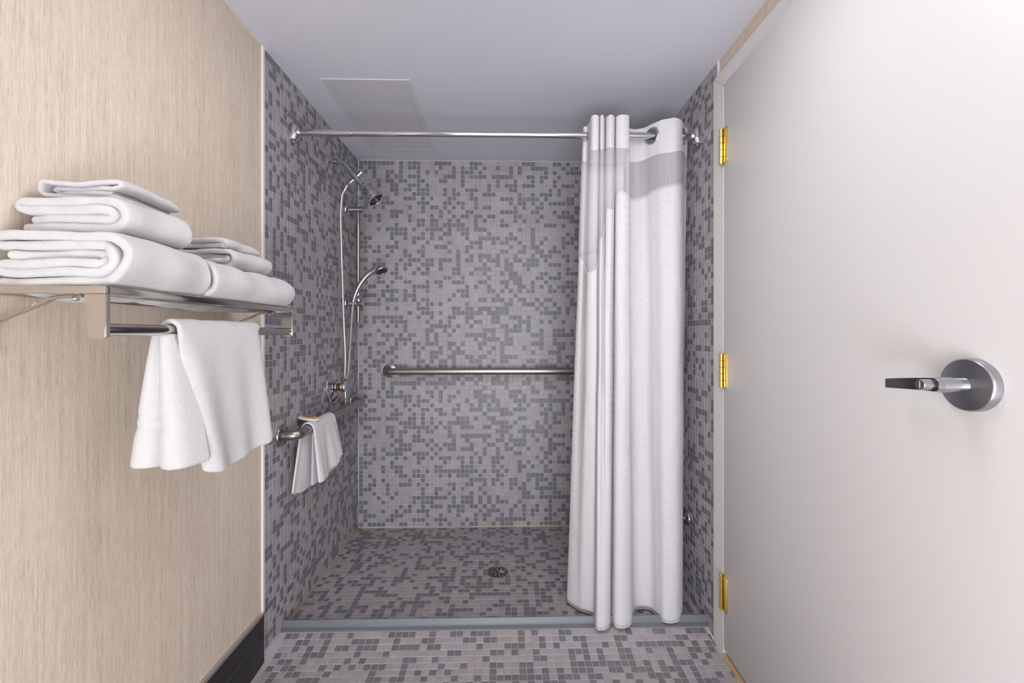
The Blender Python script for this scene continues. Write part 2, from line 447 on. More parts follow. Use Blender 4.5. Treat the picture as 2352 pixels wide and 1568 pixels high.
thr = tag(struct('trim_10', box(B(), .772, .90, .50, 1.4665, -.045, -.008, .003), M['threshold']))
hall = struct('wall_hall', box(B(), 1.15, 1.2, .2, 1.7, -.06, CEIL), M['wall_rear'])

DA = math.radians(2.5)
door = empty('door_1', (.772, 1.458, 0)); door['kind'] = 'structure'; door.rotation_euler.z = -DA
DW = .93
obj('door_panel', box(B(), .0, .044, -DW, -.004, .013, 1.986, .0018), M['door'], door, auto=30)
hs = [(H+.719, H+.597), (H-.07, H-.186), (H-.845, H-.966)]
for z1, z0 in hs:
    bm = B(); box(bm, -.0032, .0004, -.028, -.001, z0, z1, .0008)
    hg = obj('hinge', bm, M['brass'], door, auto=30); hg['label'] = 'polished brass butt hinge'
    n = 5; hh = (z1-z0)/n
    for k in range(n):
        bm = B(); lathe(bm, [(0, .0004), (.0062, .0004), (.0072, .0012), (.0072, hh-.0012), (.0062, hh-.0004), (0, hh-.0004)], (-.0068, .0065, z0+k*hh), (0, 0, 1), 20)
        if k in (0, n-1):
            lathe(bm, [(.005, 0), (.0055, .003), (.003, .005), (0, .0055)], (-.0068, .0065, z0+hh*k+(hh-.001 if k else .001)), (0, 0, 1 if k else -1), 16)
        obj('knuckle', bm, M['brass'], hg, auto=40)
    bm = B(); box(bm, -.0015, .003, .0085, .020, z0+.002, z1-.002, .0005); obj('leaf', bm, M['brass'], hg, auto=30)
    # screws on the leaf
# lever set
LZ = H-.0795; LT = -.815
bm = B(); lathe(bm, [(.0415, .0), (.0415, .0105), (.0408, .0125), (.0395, .0138), (.018, .0175), (0, .0178)], (0, LT, LZ), (-1, 0, 0), 64)
rose = obj('rose', bm, M['satin'], door, auto=32); rose['label'] = 'round satin metal rose'
bm = B(); lathe(bm, [(.0125, .016), (.0118, .018), (.0118, .054), (.0108, .057), (0, .057)], (0, LT, LZ), (-1, 0, 0), 36)
obj('spindle', bm, M['satin'], door, auto=40)
# lever: flattened bar that tapers and bends back to the door
pth = crom([(-.0572, -.8265, 0), (-.0575, -.819, 0), (-.058, -.812, 0), (-.059, -.795, -.001), (-.057, -.768, -.0035), (-.051, -.738, -.0065), (-.043, -.711, -.0095)], 8)
bm = B(); rings = []
for i, p in enumerate(pth):
    t = i/(len(pth)-1); rf = math.sqrt(max(.02, 1-max(0, 1-(p[1]+.8266)/.0118)**2)); hz = (.0120-.0035*t)*rf; th = (.0072-.0028*t)
    q = pth[min(i+1, len(pth)-1)]; o_ = pth[max(i-1, 0)]; d = Vector((q[0]-o_[0], q[1]-o_[1], 0)).normalized(); nn = Vector((-d.y, d.x, 0))
    c = Vector((p[0], p[1], LZ+p[2]))
    rings.append([bm.verts.new(c+nn*(th*sgn(math.cos(a))*abs(math.cos(a))**.55)+Vector((0, 0, 1))*(hz*sgn(math.sin(a))*abs(math.sin(a))**.55)) for a in [k*2*PI/20+.01 for k in range(20)]] if False else
                 [bm.verts.new(c+nn*(th*math.copysign(abs(math.cos(a))**.5, math.cos(a)))+Vector((0, 0, 1))*(hz*math.copysign(abs(math.sin(a))**.5, math.sin(a)))) for a in [k*2*PI/20+.01 for k in range(20)]])
for p, q in zip(rings, rings[1:]):
    for i in range(20): bm.faces.new((p[i], p[(i+1) % 20], q[(i+1) % 20], q[i]))
bm.faces.new(rings[0][::-1]); bm.faces.new(rings[-1])
lev = obj('lever', bm, M['satin'], door, auto=50)
bm = B(); rows = []
for i, p in enumerate(pth[2:-1]):
    i += 2; t = i/(len(pth)-1); rf = math.sqrt(max(.02, 1-max(0, 1-(p[1]+.8266)/.0118)**2)); hz = (.0120-.0035*t)*.93*rf; th = .0072-.0028*t+.0006
    q = pth[min(i+1, len(pth)-1)]; o_ = pth[max(i-1, 0)]; d = Vector((q[0]-o_[0], q[1]-o_[1], 0)).normalized(); nn = Vector((-d.y, d.x, 0))
    c = Vector((p[0], p[1], LZ+p[2]))+nn*th
    rows.append([bm.verts.new(c+Vector((0, 0, s*hz))) for s in (-1, -.6, 0, .6, 1)]+[bm.verts.new(c-nn*.0012+Vector((0, 0, s*hz))) for s in (1, -1)])
for p, q in zip(rows, rows[1:]):
    for i in range(7): bm.faces.new((p[i], p[(i+1) % 7], q[(i+1) % 7], q[i]))
bm.faces.new(rows[0]); bm.faces.new(rows[-1][::-1])
ins = obj('lever_reflection_face', bm, M['lever_reflection'], door, auto=40); ins['label'] = 'flat outer face of the lever with its dark reflection painted in'
bm = B(); lathe(bm, [(.0085, .060), (.0085, .080), (.0078, .0815), (0, .0815)], (0, LT+.002, LZ), (-1, 0, 0), 28)
tb = obj('thumb_turn', bm, M['satin'], door, auto=40)
bm = B(); box(bm, -.0822, -.081, LT+.0012, LT+.0028, LZ-.0058, LZ+.0058, .0003); obj('slot', bm, M['chrome'], tb)

# ================================================================ towel shelf
XS = -.64; SY0, SY1 = .694, 1.291; SZ = H+.0776
shelf = empty('towel_shelf', (WL, (SY0+SY1)/2, SZ)); tag(shelf, 'chrome wall mounted towel shelf with a lower towel bar', 'shelf')
def child(name, bm, mat, par, **k):
    o = obj(name, bm, mat, par, **k)
    base = par
    off = Vector((0, 0, 0))
    while base is not None: off += base.location; base = base.parent
    for v in o.data.vertices: v.co -= off
    return o
fh = .0125
child('front_rail', box(B(), XS-.010, XS, SY0+.003, SY1-.003, SZ-fh, SZ, .0012), M['shelf_metal'], shelf, auto=30)
child('end_rail', box(B(), WL+.004, XS, SY0-.006, SY0+.0028, SZ-fh, SZ, .0012), M['shelf_metal'], shelf, auto=30)
child('end_rail', box(B(), WL+.004, XS, SY1-.0028, SY1+.006, SZ-fh, SZ, .0012), M['shelf_metal'], shelf, auto=30)
child('back_rail', box(B(), WL+.003, WL+.012, SY0+.003, SY1-.003, SZ-fh, SZ, .0012), M['shelf_metal'], shelf, auto=30)
for xx in (-.665, -.705, -.822):
    child('cross_bar', tube(B(), [(xx, SY0+.002, SZ-.0062), (xx, SY1-.002, SZ-.0062)], .0042, 12), M['shelf_metal'], shelf, smooth=True)
def post(y0, y1):
    bm = B(); pr = [(-.036, -.0005), (-.0001, -.0005), (-.001, -.0690), (-.0045, -.0735), (-.026, -.0735), (-.0305, -.069)]
    a = [bm.verts.new((XS+x, y0, SZ-fh+z)) for x, z in pr]; b2 = [bm.verts.new((XS+x, y1, SZ-fh+z)) for x, z in pr]
    bm.faces.new(a); bm.faces.new(b2[::-1])
    for i in range(6): bm.faces.new((a[i], b2[i], b2[(i+1) % 6], a[(i+1) % 6]))
    bmesh.ops.bevel(bm, geom=bm.edges[:], offset=.0012, segments=2, affect='EDGES'); return bm
child('post', post(SY0-.005, SY0+.004), M['shelf_metal'], shelf, auto=35)
child('post', post(SY1-.004, SY1+.005), M['shelf_metal'], shelf, auto=35)
BX, BZ = XS-.0125, H+.0075
child('towel_bar', tube(B(), [(BX, SY0+.003, BZ), (BX, SY1-.003, BZ)], .0106, 24), M['shelf_metal'], shelf, auto=50)
for yy in (SY0+.012, SY1-.012):
    br = [(-.690, yy, SZ-fh-.002), (-.722, yy, SZ-fh-.003), (-.741, yy, SZ-fh-.006), (-.757, yy, SZ-fh-.014), (-.826, yy, H+.022), (WL+.003, yy, H+.010), (WL+.003, yy, H-.03)]
    arm = child('support_arm', tube(B(), crom(br, 4), .0065, 10, flat=.45), M['shelf_metal'], shelf, auto=50)
    child('screw', lathe(B(), [(.005, 0), (.005, -.002), (.0035, -.0042), (0, -.0045)], (-.705, yy, SZ-fh-.006), (0, 0, 1), 14), M['chrome'], arm, smooth=True)

# ---------------------------------------------------------------- folded towels
def folded(name, xb, xf, y0, y1, z, hh, levels, label, group, seed, flip=False, mat='terry', sag=.004, slew=0, skewx=0, sq=1.0, belly=0):
    t = hh/(2*levels); R0 = hh/2; pts = []
    seg = 10
    def lev_z(j): return (j+.5)*t, hh-(j+.5)*t
    up = True
    for j in range(levels):
        zb, zt = lev_z(j); r = (zt-zb)/2; zc = (zb+zt)/2; xs = xf-R0*sq-(j*t*.15)
        xe = xb+.010*j+.5*t
        a, b_ = (zb, zt) if j % 2 == 0 else (zt, zb)
        n = 12
        for k in range(n): pts.append((xe+(xs-xe)*k/n, a))
        s = 1 if j % 2 == 0 else -1
        for k in range(seg+1):
            th = -PI/2*s+PI*s*k/seg
            pts.append((xs+(r*sq+(0 if j == 0 else 0))*math.cos(th)*(1 if j else 1), zc+r*math.sin(th)))
        for k in range(1, n+1): pts.append((xs+(xe-xs)*k/n, b_))
        if j < levels-1:      # small bend at the back to the next, inner level
            nb = lev_z(j+1)[1 if j % 2 == 0 else 0]; zm = (b_+nb)/2
            for k in range(1, 4):
                th = PI/2+PI*k/4; dz = (b_-zm)
                pts.append((xe+math.cos(th)*t*.5, zm+dz*math.sin(th)))
    ny = max(10, int((y1-y0)/.010)); vs, fs = [], []
    for iy in range(ny+1):
        v = iy/ny
        for i, (x, zz) in enumerate(pts):
            y = y0+(y1-y0)*v
            e = min(v, 1-v)*(y1-y0)
            ed = max(0, 1-e/.02)
            q = i*.09
            rel = (zz/hh)
            dx = .0055*N(q*2, v*3, seed)+skewx*(v-.5)+.006*N(y*14, seed, 3)*min(1, rel*2)
            dy = (.016*N(q*.8, seed, 4)+.006*N(q*4, seed, 9))*(1 if v > .5 else -1)*min(1, ed+.2)
            dz = .0050*N(x*16, y*14, seed+rel*2)*(.25+rel)+.0022*N(x*50, y*45, seed+rel)*rel
            dz -= sag*rel*ed*.8
            if belly and i < 12 and x < -.715: dz -= belly*max(0, math.sin(PI*min(1, (x+.835)/.12)))**.7*min(1, e/.03)*(.75+.5*N(y*16, seed))
            xx = x+dx*(.3 if x < xb+.02 else 1)
            if flip: xx = xb+xf-xx
            vs.append((xx, y+dy+slew*(x-xb), z+zz+dz))
    m = len(pts)
    for iy in range(ny):
        for i in range(m-1):
            a = iy*m+i; fs.append((a, a+1, a+m+1, a+m))
    me = bpy.data.meshes.new(name); me.from_pydata(vs, [], fs)
    o = link(name, me, M[mat], None, True)
    c = Vector(((xb+xf)/2, (y0+y1)/2, z))
    for v in me.vertices: v.co -= c
    o.location = c
    s = o.modifiers.new('s', 'SOLIDIFY'); s.thickness = t*1.06; s.offset = 0
    b_ = o.modifiers.new('sub', 'SUBSURF'); b_.levels = 1; b_.render_levels = 2
    tx = bpy.data.textures.get('fuzz') or bpy.data.textures.new('fuzz', 'CLOUDS'); tx.noise_scale = .004
    d = o.modifiers.new('d', 'DISPLACE'); d.texture = tx; d.strength = .0007; d.mid_level = .5; d.texture_coords = 'LOCAL'
    tag(o, label, 'towel', group); return o
GR = 'folded white towels on the chrome shelf'
ZS = SZ+.0012
folded('folded_towel', -.838, -.617, .702, .912, ZS, .092, 3, 'large folded white bath towel at bottom of the left stack, directly on the chrome shelf', GR, 1.3, belly=.026)
folded('folded_towel', -.832, -.645, .734, .884, ZS+.0955, .064, 2, 'folded white towel in the middle of the left stack', GR, 5.1, skewx=.008)
folded('folded_towel', -.832, -.690, .764, .912, ZS+.1625, .035, 2, 'thinner folded white towel on top of the left stack', GR, 8.7, flip=True, skewx=.02)
folded('folded_towel', -.832, -.619, .918, 1.262, ZS, .082, 3, 'folded white bath towel at bottom of the right stack, nearest the tiled shower wall', GR, 11.9, belly=.024)
folded('folded_towel', -.830, -.662, 1.050, 1.215, ZS+.086, .048, 2, 'folded white hand towel in the middle of the right stack', GR, 15.2)
folded('folded_towel', -.828, -.690, 1.062, 1.200, ZS+.1365, .026, 1, 'small folded white cloth on top of the right stack', GR, 19.6)

# ---------------------------------------------------------------- draped sheets
def sheet(bm, rows):
    vv = [[bm.verts.new(p) for p in r] for r in rows]
    for p, q in zip(vv, vv[1:]):
        for i in range(len(p)-1): bm.faces.new((p[i], p[i+1], q[i+1], q[i]))
    return vv
def drape_mods(o, th, disp=.002, lv=2):
    s = o.modifiers.new('s', 'SOLIDIFY'); s.thickness = th; s.offset = 0
    b_ = o.modifiers.new('sub', 'SUBSURF'); b_.levels = 1; b_.render_levels = lv
    tx = bpy.data.textures.get('fuzz')
    d = o.modifiers.new('d', 'DISPLACE'); d.texture = tx; d.strength = disp; d.mid_level = .5; d.texture_coords = 'LOCAL'

# big hanging towel over the towel bar
bm = B(); TH = .013; rb = .0106+TH/2+.001
NU = 26; rows = []
def Yf(u, t):   # front panel near->far, t 0 top .. 1 bottom
    y0 = .832+.034*t; y1 = 1.106+.004*t; return y0+(y1-y0)*u
for k in range(30, -1, -1):        # front, bottom -> top
    t = k/30; r = []
    for j in range(NU+1):
        u = j/NU; z = BZ-(.293+.006*math.sin(u*5))*t
        x = BX+rb+.022*t**.8+.011*t*math.sin(u*7.0+1)*.6+.006*t*math.sin(u*15)+.01*t*(1-u)
        edge = max(0, 1-u/.10); x -= (.015*edge*edge)*min(1, t*4)
        edge2 = max(0, 1-(1-u)/.08); x -= .012*edge2*edge2
        z += .016*edge2*t*t+.020*(edge**2)*t*t*.3
        r.append((x, Yf(u, t)+.003*N(t*4, u*2, 1), z))
    rows.append(r)
for k in range(1, 8):
    a = PI*k/8; rows.append([(BX+rb*math.cos(a), Yf(j/NU, 0), BZ+rb*math.sin(a)*1.0+.002*N(j*.3, 2)) for j in range(NU+1)])
for k in range(0, 27):
    t = k/26; r = []
    for j in range(NU+1):
        u = j/NU; x = BX-rb-.022*t-.007*t*math.sin(u*9+.5)
        yb = .832+(1.09-.832)*u - .003*t*(1-u)
        z = BZ-.262*t
        ed = max(0, 1-u/.12); x += .018*ed*ed*t
        if .60 < t < .73: x += .0036*(1 if int((t-.6)*80) % 3 else 0)
        r.append((x, yb, z))
    rows.append(r)
sheet(bm, rows)
# the gathered inner pleats between the two hanging halves, seen from their folded near edge
kt = [(-.673, .835), (-.672, .815), (-.668, .810), (-.664, .818), (-.660, .812), (-.655, .808), (-.652, .814), (-.652, .824), (-.652, .85)]
kb = [(-.705, .830), (-.703, .800), (-.688, .786), (-.668, .790), (-.655, .806), (-.640, .790), (-.622, .784), (-.606, .800), (-.598, .850)]
kt = [(x, y+.014) for x, y in kt]; kb = [(x, y+.014) for x, y in kb]
ct, cb = crom(kt, 6), crom(kb, 6); rows = []
for k in range(0, 31):
    t = k/30; z = BZ-.002-.256*t; r = []
    for i, (a, b_) in enumerate(zip(ct, cb)):
        e = t**.85; x = a[0]+(b_[0]-a[0])*e; y = a[1]+(b_[1]-a[1])*e
        if .62 < t < .75 and int((t-.62)*60) % 3 != 2: y += .0036
        r.append((x, y, z-(.006*(i/len(ct)) if k == 30 else 0)))
    rows.append(r)
sheet(bm, rows)
ht = obj('hanging_towel', bm, M['terry'], None, smooth=True); drape_mods(ht, TH*.85, .0008)
tag(ht, 'white terry towel draped over the chrome bar below the shelf', 'towel')

# ================================================================ left grab bar
def grab_bar(name, pts, flanges, label, r=.019):
    e = empty(name, pts[0]); tag(e, label, 'grab bar')
    child('rail', tube(B(), crom(pts, 8), r, 28), M['steel'], e, smooth=True)
    for org, ax in flanges:
        child('flange', lathe(B(), [(0, 0.0006), (.0405, .0006), (.0405, .003), (.0385, .0062), (.024, .0095), (.0195, .0125), (.0195, .016)], org, ax, 40), M['steel'], e, auto=40)
    return e
GZ = .742; GX = XL+.057
grab_bar('grab_bar', [(XL+.002, 1.602, GZ-.008), (XL+.030, 1.602, GZ-.008), (GX-.008, 1.609, GZ-.008), (GX, 1.632, GZ-.007), (GX, 1.75, GZ-.005), (GX, 2.2, GZ+.003), (GX, 2.312, GZ+.004), (GX-.008, 2.336, GZ+.004), (XL+.030, 2.343, GZ+.004), (XL+.002, 2.343, GZ+.004)],
         [((XL, 1.602, GZ-.008), (1, 0, 0)), ((XL, 2.343, GZ+.004), (1, 0, 0))], 'brushed steel grab bar on the left shower wall under the valve')
BZ2 = .905
x0 = -.655; x1 = .60; yb = YB-.057
grab_bar('grab_bar', [(x0, YB-.002, BZ2), (x0, YB-.03, BZ2), (x0+.007, yb+.008, BZ2), (x0+.03, yb, BZ2), (x0+.2, yb, BZ2), (x1-.2, yb, BZ2), (x1-.03, yb, BZ2), (x1-.007, yb+.008, BZ2), (x1, YB-.03, BZ2), (x1, YB-.002, BZ2)],
         [((x0, YB, BZ2), (0, -1, 0)), ((x1, YB, BZ2), (0, -1, 0))], 'long horizontal brushed steel grab bar on the back shower wall')
# small flange low on the right wall, mostly behind the curtain
wf = empty('wall_bracket', (XR, 1.79, .328)); tag(wf, 'small round steel wall bracket low on the right wall, partly behind the curtain', 'bracket')
child('flange', lathe(B(), [(0, .0006), (.032, .0006), (.032, .003), (.030, .006), (.018, .009), (.0125, .012), (.0125, .03)], (XR, 1.79, .328), (-1, 0, 0), 36), M['steel'], wf, auto=40)
child('stub', tube(B(), crom([(XR-.012, 1.79, .328), (XR-.03, 1.792, .328), (XR-.04, 1.80, .328), (XR-.042, 1.83, .328), (XR-.042, 1.9, .328)], 6), .0125, 20), M['steel'], wf, smooth=True)

# soap on the grab bar
so = B(); lathe(so, [(0, -.008), (.020, -.008), (.026, -.0055), (.0275, 0), (.026, .0055), (.020, .008), (0, .008)], (0, 0, 0), (0, 0, 1), 40, 1, 1.65)
soap = obj('soap_bar', so, painted('soap', (232, 220, 200), .35, 60, .1, .06), smooth=True)
soap.scale = (1, 1, .7); soap.location = (GX-.016, 1.735, GZ+.0295); soap.rotation_euler = (math.radians(2), math.radians(8), math.radians(0))
tag(soap, 'oval cream soap bar lying on the grab bar behind the washcloth', 'soap')
bm = B(); lathe(bm, [(.0, .0), (.014, .0), (.014, .0008), (0, .001)], (0, 0, .0078), (0, 0, 1), 30, 1, 1.9)
rs_ = obj('soap_label', bm, painted('soap_rust', (190, 130, 84), .5), soap, smooth=True); rs_['label'] = 'orange brown patch on the top'

# washcloth over the left grab bar
bm = B(); TH = .008; rb = .019+TH/2+.0008; gz = GZ-.004
NU = 22; rows = []
for k in range(24, -1, -1):
    t = k/24; r = []
    for j in range(NU+1):
        u = j/NU; y0 = 1.687+.016*t; y1 = 1.903+.085*t; y = y0+(y1-y0)*u
        z = gz-(.222-.022*max(0, math.sin((u-.3)*4)))*t + (.03*t if .70 < u else 0)*min(1, (u-.70)/.02 if u > .7 else 0)
        x = GX+rb+.012*t+.010*t*math.sin(u*11)+.004*t*math.sin(u*25)
        r.append((x, y, z))
    rows.append(r)
for k in range(1, 8):
    a = PI*k/8; rows.append([(GX+rb*math.cos(a), 1.684+(1.903-1.684)*(j/NU), gz+rb*math.sin(a)+.0015*N(j*.4, 7)) for j in range(NU+1)])
for k in range(0, 25):
    t = k/24; r = []
    for j in range(NU+1):
        u = j/NU; y0 = 1.679-.082*t; y1 = 1.903-.02*t; y = y0+(y1-y0)*u
        z = gz-(.222+.030*min(1, u*2.5)+.006*min(1, u*12))*t; x = GX-rb-.004*t+.004*t*math.sin(u*8); x = max(x, XL+.006)
        if u < .1: x += .012*t*(1-u/.1)
        r.append((x, y, z))
    rows.append(r)
sheet(bm, rows)
wc = obj('washcloth', bm, M['cloth'], smooth=True); drape_mods(wc, TH, .0008, 1)
tag(wc, 'small white washcloth hanging over the grab bar inside the shower', 'washcloth')
# second inner layer of the cloth, folded in
bm = B(); rows = []
for k in range(0, 20):
    t = k/19; r = []
    for j in range(15):
        u = j/14; y = 1.712+.22*u*(1+.15*t); r.append((GX+rb*.3+.006*t+.004*math.sin(u*9)*t-.010*t, y, gz-.022-(.215)*t))
    rows.append(r)
sheet(bm, rows); ly = obj('inner_fold', bm, M['cloth'], wc, smooth=True); drape_mods(ly, .004, .0006, 1)

# ================================================================ shower fittings
sh = empty('overhead_shower', (XL, 2.04, 1.946)); tag(sh, 'chrome bell shaped shower head on a curved arm near the ceiling', 'shower head')
YS = 2.04; fz0 = H+.830
child('wall_flange', lathe(B(), [(0, .0005), (.031, .0005), (.031, .003), (.026, .008), (.014, .014), (.0115, .016)], (XL, YS, fz0), (1, 0, 0), 36), M['chrome'], sh, auto=40)
child('arm', tube(B(), crom([(XL+.003, YS, fz0), (XL+.035, YS, fz0+.001), (-.775, YS, fz0-.008), (-.752, YS, fz0-.030), (-.738, YS, fz0-.045)], 8), .0105, 20), M['chrome'], sh, smooth=True)
Dv = Vector((-.7145, YS, H+.7525)); ax = Vector((.68, 0, -.74)).normalized(); ay = Vector((.74, 0, .68)).normalized()
dvt = child('diverter', lathe(B(), [(0, -.040), (.0125, -.040), (.014, -.038), (.014, -.016), (.0165, -.014), (.0165, .014), (.0125, .016), (.0125, .034), (.0145, .036), (.0145, .045), (0, .045)], Dv, ax, 28), M['chrome'], sh, auto=40)
child('diverter_knob', lathe(B(), [(0, .0), (.010, .0), (.010, .026), (.013, .028), (.013, .040), (.011, .042), (0, .042)], Dv, ay, 24), M['chrome'], sh, auto=40)
child('hose_port', lathe(B(), [(0, .0), (.010, .0), (.010, .022), (.0125, .024), (.0115, .046), (.008, .052), (0, .052)], Dv, -ay, 24), M['chrome'], sh, auto=40)
Hc = Dv+ax*.045
bell = [(0, 0), (.012, 0), (.017, .006), (.017, .012), (.021, .018), (.031, .030), (.037, .045), (.042, .066), (.044, .072), (.0435, .074), (.047, .088), (.0475, .096), (.045, .099), (.0375, .099), (.0365, .095), (.0365, .085)]
child('bell', lathe(B(), bell, Hc, ax, 48), M['chrome'], sh, auto=35)
fc = child('spray_face', lathe(B(), [(.0368, .088), (.030, .092), (.012, .090), (0, .090)], Hc, ax, 40), metal('spray_face_mat', (120, 104, 98), .4), sh, smooth=True)
fc['label'] = 'brownish spray plate inside the bell'
bm = B(); na, nb_ = frame_of(ax)
for ring, cnt in ((.010, 8), (.020, 14), (.029, 20)):
    for k in range(cnt):
        a = k*2*PI/cnt; lathe(bm, [(.0013, .0), (.0010, .003), (0, .0032)], Hc+ax*.0905+na*ring*math.cos(a)+nb_*ring*math.sin(a), ax, 6)
nz = child('nozzles', bm, M['dark'], fc); nz['kind'] = 'stuff'

# slide bar
YV = 2.26
sb = empty('slide_bar', (XL, YV, H+.06)); tag(sb, 'vertical steel slide bar with two wall mounts and a holder, left of the back corner', 'slide bar')
SX = -.777
child('rod', tube(B(), [(SX, YV, H+.062), (SX, YV, H+.672)], .0102, 24), M['steel'], sb, auto=50)
for zz in (H+.664, H+.163):
    mt = child('wall_mount', lathe(B(), [(0, .0006), (.033, .0006), (.033, .004), (.028, .010), (.0175, .014), (.0165, .02), (.0165, .078), (.019, .080), (.019, .086), (.017, .088), (0, .088)], (XL, YV, zz), (1, 0, 0), 32), M['chrome'], sb, auto=40)
hd = child('holder', lathe(B(), [(0, -.024), (.012, -.022), (.021, -.012), (.024, 0), (.021, .012), (.012, .022), (0, .024)], (SX+.006, YV-.028, H+.208), (1, -.5, .3), 28), M['chrome'], sb, smooth=True)
child('holder_clamp', lathe(B(), [(0, -.02), (.015, -.02), (.017, -.018), (.017, .018), (.015, .02), (0, .02)], (SX, YV, H+.195), (0, 0, 1), 28), M['chrome'], sb, auto=40)
# hand shower
hs_ = empty('hand_shower', (SX+.012, YV-.045, H+.18)); tag(hs_, 'chrome hand shower resting in the slide bar holder', 'hand shower')
yh = YV-.060
hp = crom([(-.783, yh, H+.165), (-.772, yh, H+.205), (-.752, yh, H+.250), (-.720, yh, H+.295), (-.690, yh, H+.322), (-.662, yh, H+.337)], 8)
child('handle', tube(B(), hp, [.0095+.0035*math.sin(min(1, i/20)*PI*.5)+.002*(i/40) for i in range(len(hp))], 20), M['chrome'], hs_, smooth=True)
hax = Vector((.42, -.25, -.86)).normalized(); hcn = Vector((-.640, yh, H+.338))
child('head', lathe(B(), [(0, -.012), (.015, -.011), (.026, -.006), (.032, .003), (.0335, .012), (.032, .0155), (.029, .0158), (.0285, .013)], hcn, hax, 40), M['chrome'], hs_, smooth=True)
hf = child('spray_plate', lathe(B(), [(.029, .0135), (.02, .0150), (0, .0150)], hcn, hax, 36), M['dark'], hs_, smooth=True); hf['label'] = 'black spray plate'
bm = B(); na, nb_ = frame_of(hax)
for ring, cnt in ((.008, 6), (.016, 11), (.023, 16)):
    for k in range(cnt):
        a = k*2*PI/cnt; lathe(bm, [(.0015, .0), (.0011, .003), (0, .0032)], hcn+hax*.0145+na*ring*math.cos(a)+nb_*ring*math.sin(a), hax, 6)
nz = child('nozzles', bm, M['satin'], hf); nz['kind'] = 'stuff'
# hose: ribbed metal
E = Dv-ay*.050
hpts = crom([tuple(E), tuple(E+(-ay)*.02+Vector((0, 0, -.012))), (-.783, 2.05, H+.66), (-.792, 2.06, H+.55), (-.793, 2.08, H+.30), (-.792, 2.10, H+.05), (-.793, 2.12, H-.10), (-.800, 2.135, H-.205), (-.801, 2.15, H-.228), (-.797, 2.165, H-.205), (-.790, 2.18, H-.05), (-.786, 2.19, H+.08), (-.784, yh-.001, H+.150), (-.783, yh, H+.168)], 44)
bm = B(); P3 = V3(hpts); rs = []; L = 0; res = [P3[0]]
for a, b_ in zip(P3, P3[1:]):
    res.append(b_)
# resample evenly at 1.6 mm, alternate radius
out = [P3[0]]; acc_ = 0; step = .0013
for a, b_ in zip(P3, P3[1:]):
    d = (b_-a).length; 
    while acc_+d >= step:
        a = a.lerp(b_, (step-acc_)/d); out.append(a); d = (b_-a).length; acc_ = 0
    acc_ += d
rs = [.0060 if (i//2) % 2 else .0055 for i in range(len(out))]
hose = tag(obj('shower_hose', tube(bm, out, rs, 10), M['hose'], smooth=False), 'ribbed metal hose looping from the shower arm down to the hand shower', 'hose')

# valve
VY, VZ = 2.078, .856
va = empty('shower_valve', (XL, VY, VZ)); tag(va, 'round chrome shower valve plate with amber stem and lever', 'valve')
child('plate', lathe(B(), [(0, .0006), (.0875, .0006), (.0875, .003), (.084, .007), (.078, .0085), (.074, .0075), (.070, .009), (.045, .017), (.030, .020), (0, .021)], (XL, VY, VZ), (1, 0, 0), 64), M['chrome'], va, auto=30)
child('collar', lathe(B(), [(.026, .017), (.026, .024), (.022, .026), (0, .026)], (XL, VY, VZ), (1, 0, 0), 32), M['chrome'], va, auto=30)
st = child('stem', lathe(B(), [(0, .024), (.018, .024), (.020, .027), (.018, .031), (.019, .036), (.0175, .040), (.018, .045), (0, .045)], (XL, VY, VZ), (1, 0, 0), 28), M['amber'], va, auto=50); st['label'] = 'amber brown exposed stem'
kb_ = child('knob', lathe(B(), [(0, .044), (.0235, .044), (.0245, .046), (.0245, .062), (.023, .064), (0, .064)], (XL, VY, VZ), (1, 0, 0), 36), M['chrome'], va, auto=40)
bm = B(); box(bm, XL+.058, XL+.066, VY-.011, VY+.011, VZ-.078, VZ+.024, .003, 3); child('lever', bm, M['chrome'], va, auto=40)

# drain
dr = empty('floor_drain', (DR[0], DR[1], 0)); tag(dr, 'round metal floor drain with holes in the shower floor', 'drain')
child('rim', lathe(B(), [(.0525, -.002), (.0525, .0012), (.0505, .0018), (.0488, .0010), (.0488, -.004)], (DR[0], DR[1], .0), (0, 0, 1), 64), M['metal_trim'], dr, auto=40)
gm, gnt, gb = newmat('drain_grate', lin((92, 84, 82)), .35, .9)
child('grate', lathe(B(), [(.0488, -.0015), (.0480, -.0008), (0, -.0008)], (DR[0], DR[1], .0), (0, 0, 1), 64), gm, dr, auto=40)
hole_m = painted('drain_hole', (176, 160, 148), .4)
for ring, cnt, off in ((.0395, 14, .1), (.0265, 9, .2), (.0135, 5, .3)):
    for k in range(cnt):
        a = off+k*2*PI/cnt
        child('hole', lathe(B(), [(.0040, -.0009), (.0038, -.0004), (.0026, -.0007), (0, -.0012)], (DR[0]+ring*math.cos(a), DR[1]+ring*math.sin(a), .0), (0, 0, 1), 12), hole_m, dr)
bm = B(); vs_ = [(.012, .020), (.018, .012), (.028, .010), (.034, .002), (.030, -.006), (.022, -.008), (.018, .000), (.011, -.010), (.008, .004)]
a = [bm.verts.new((DR[0]+x, DR[1]+y, -.0002)) for x, y in vs_]; f_ = bm.faces.new(a)
g_ = bmesh.ops.extrude_face_region(bm, geom=[f_])
for v in [x for x in g_['geom'] if isinstance(x, bmesh.types.BMVert)]: v.co.z += .0012
fl = child('lint', bm, painted('lint_mat', (170, 170, 180), .6), dr); fl['label'] = 'small pale scrap caught on the grate'

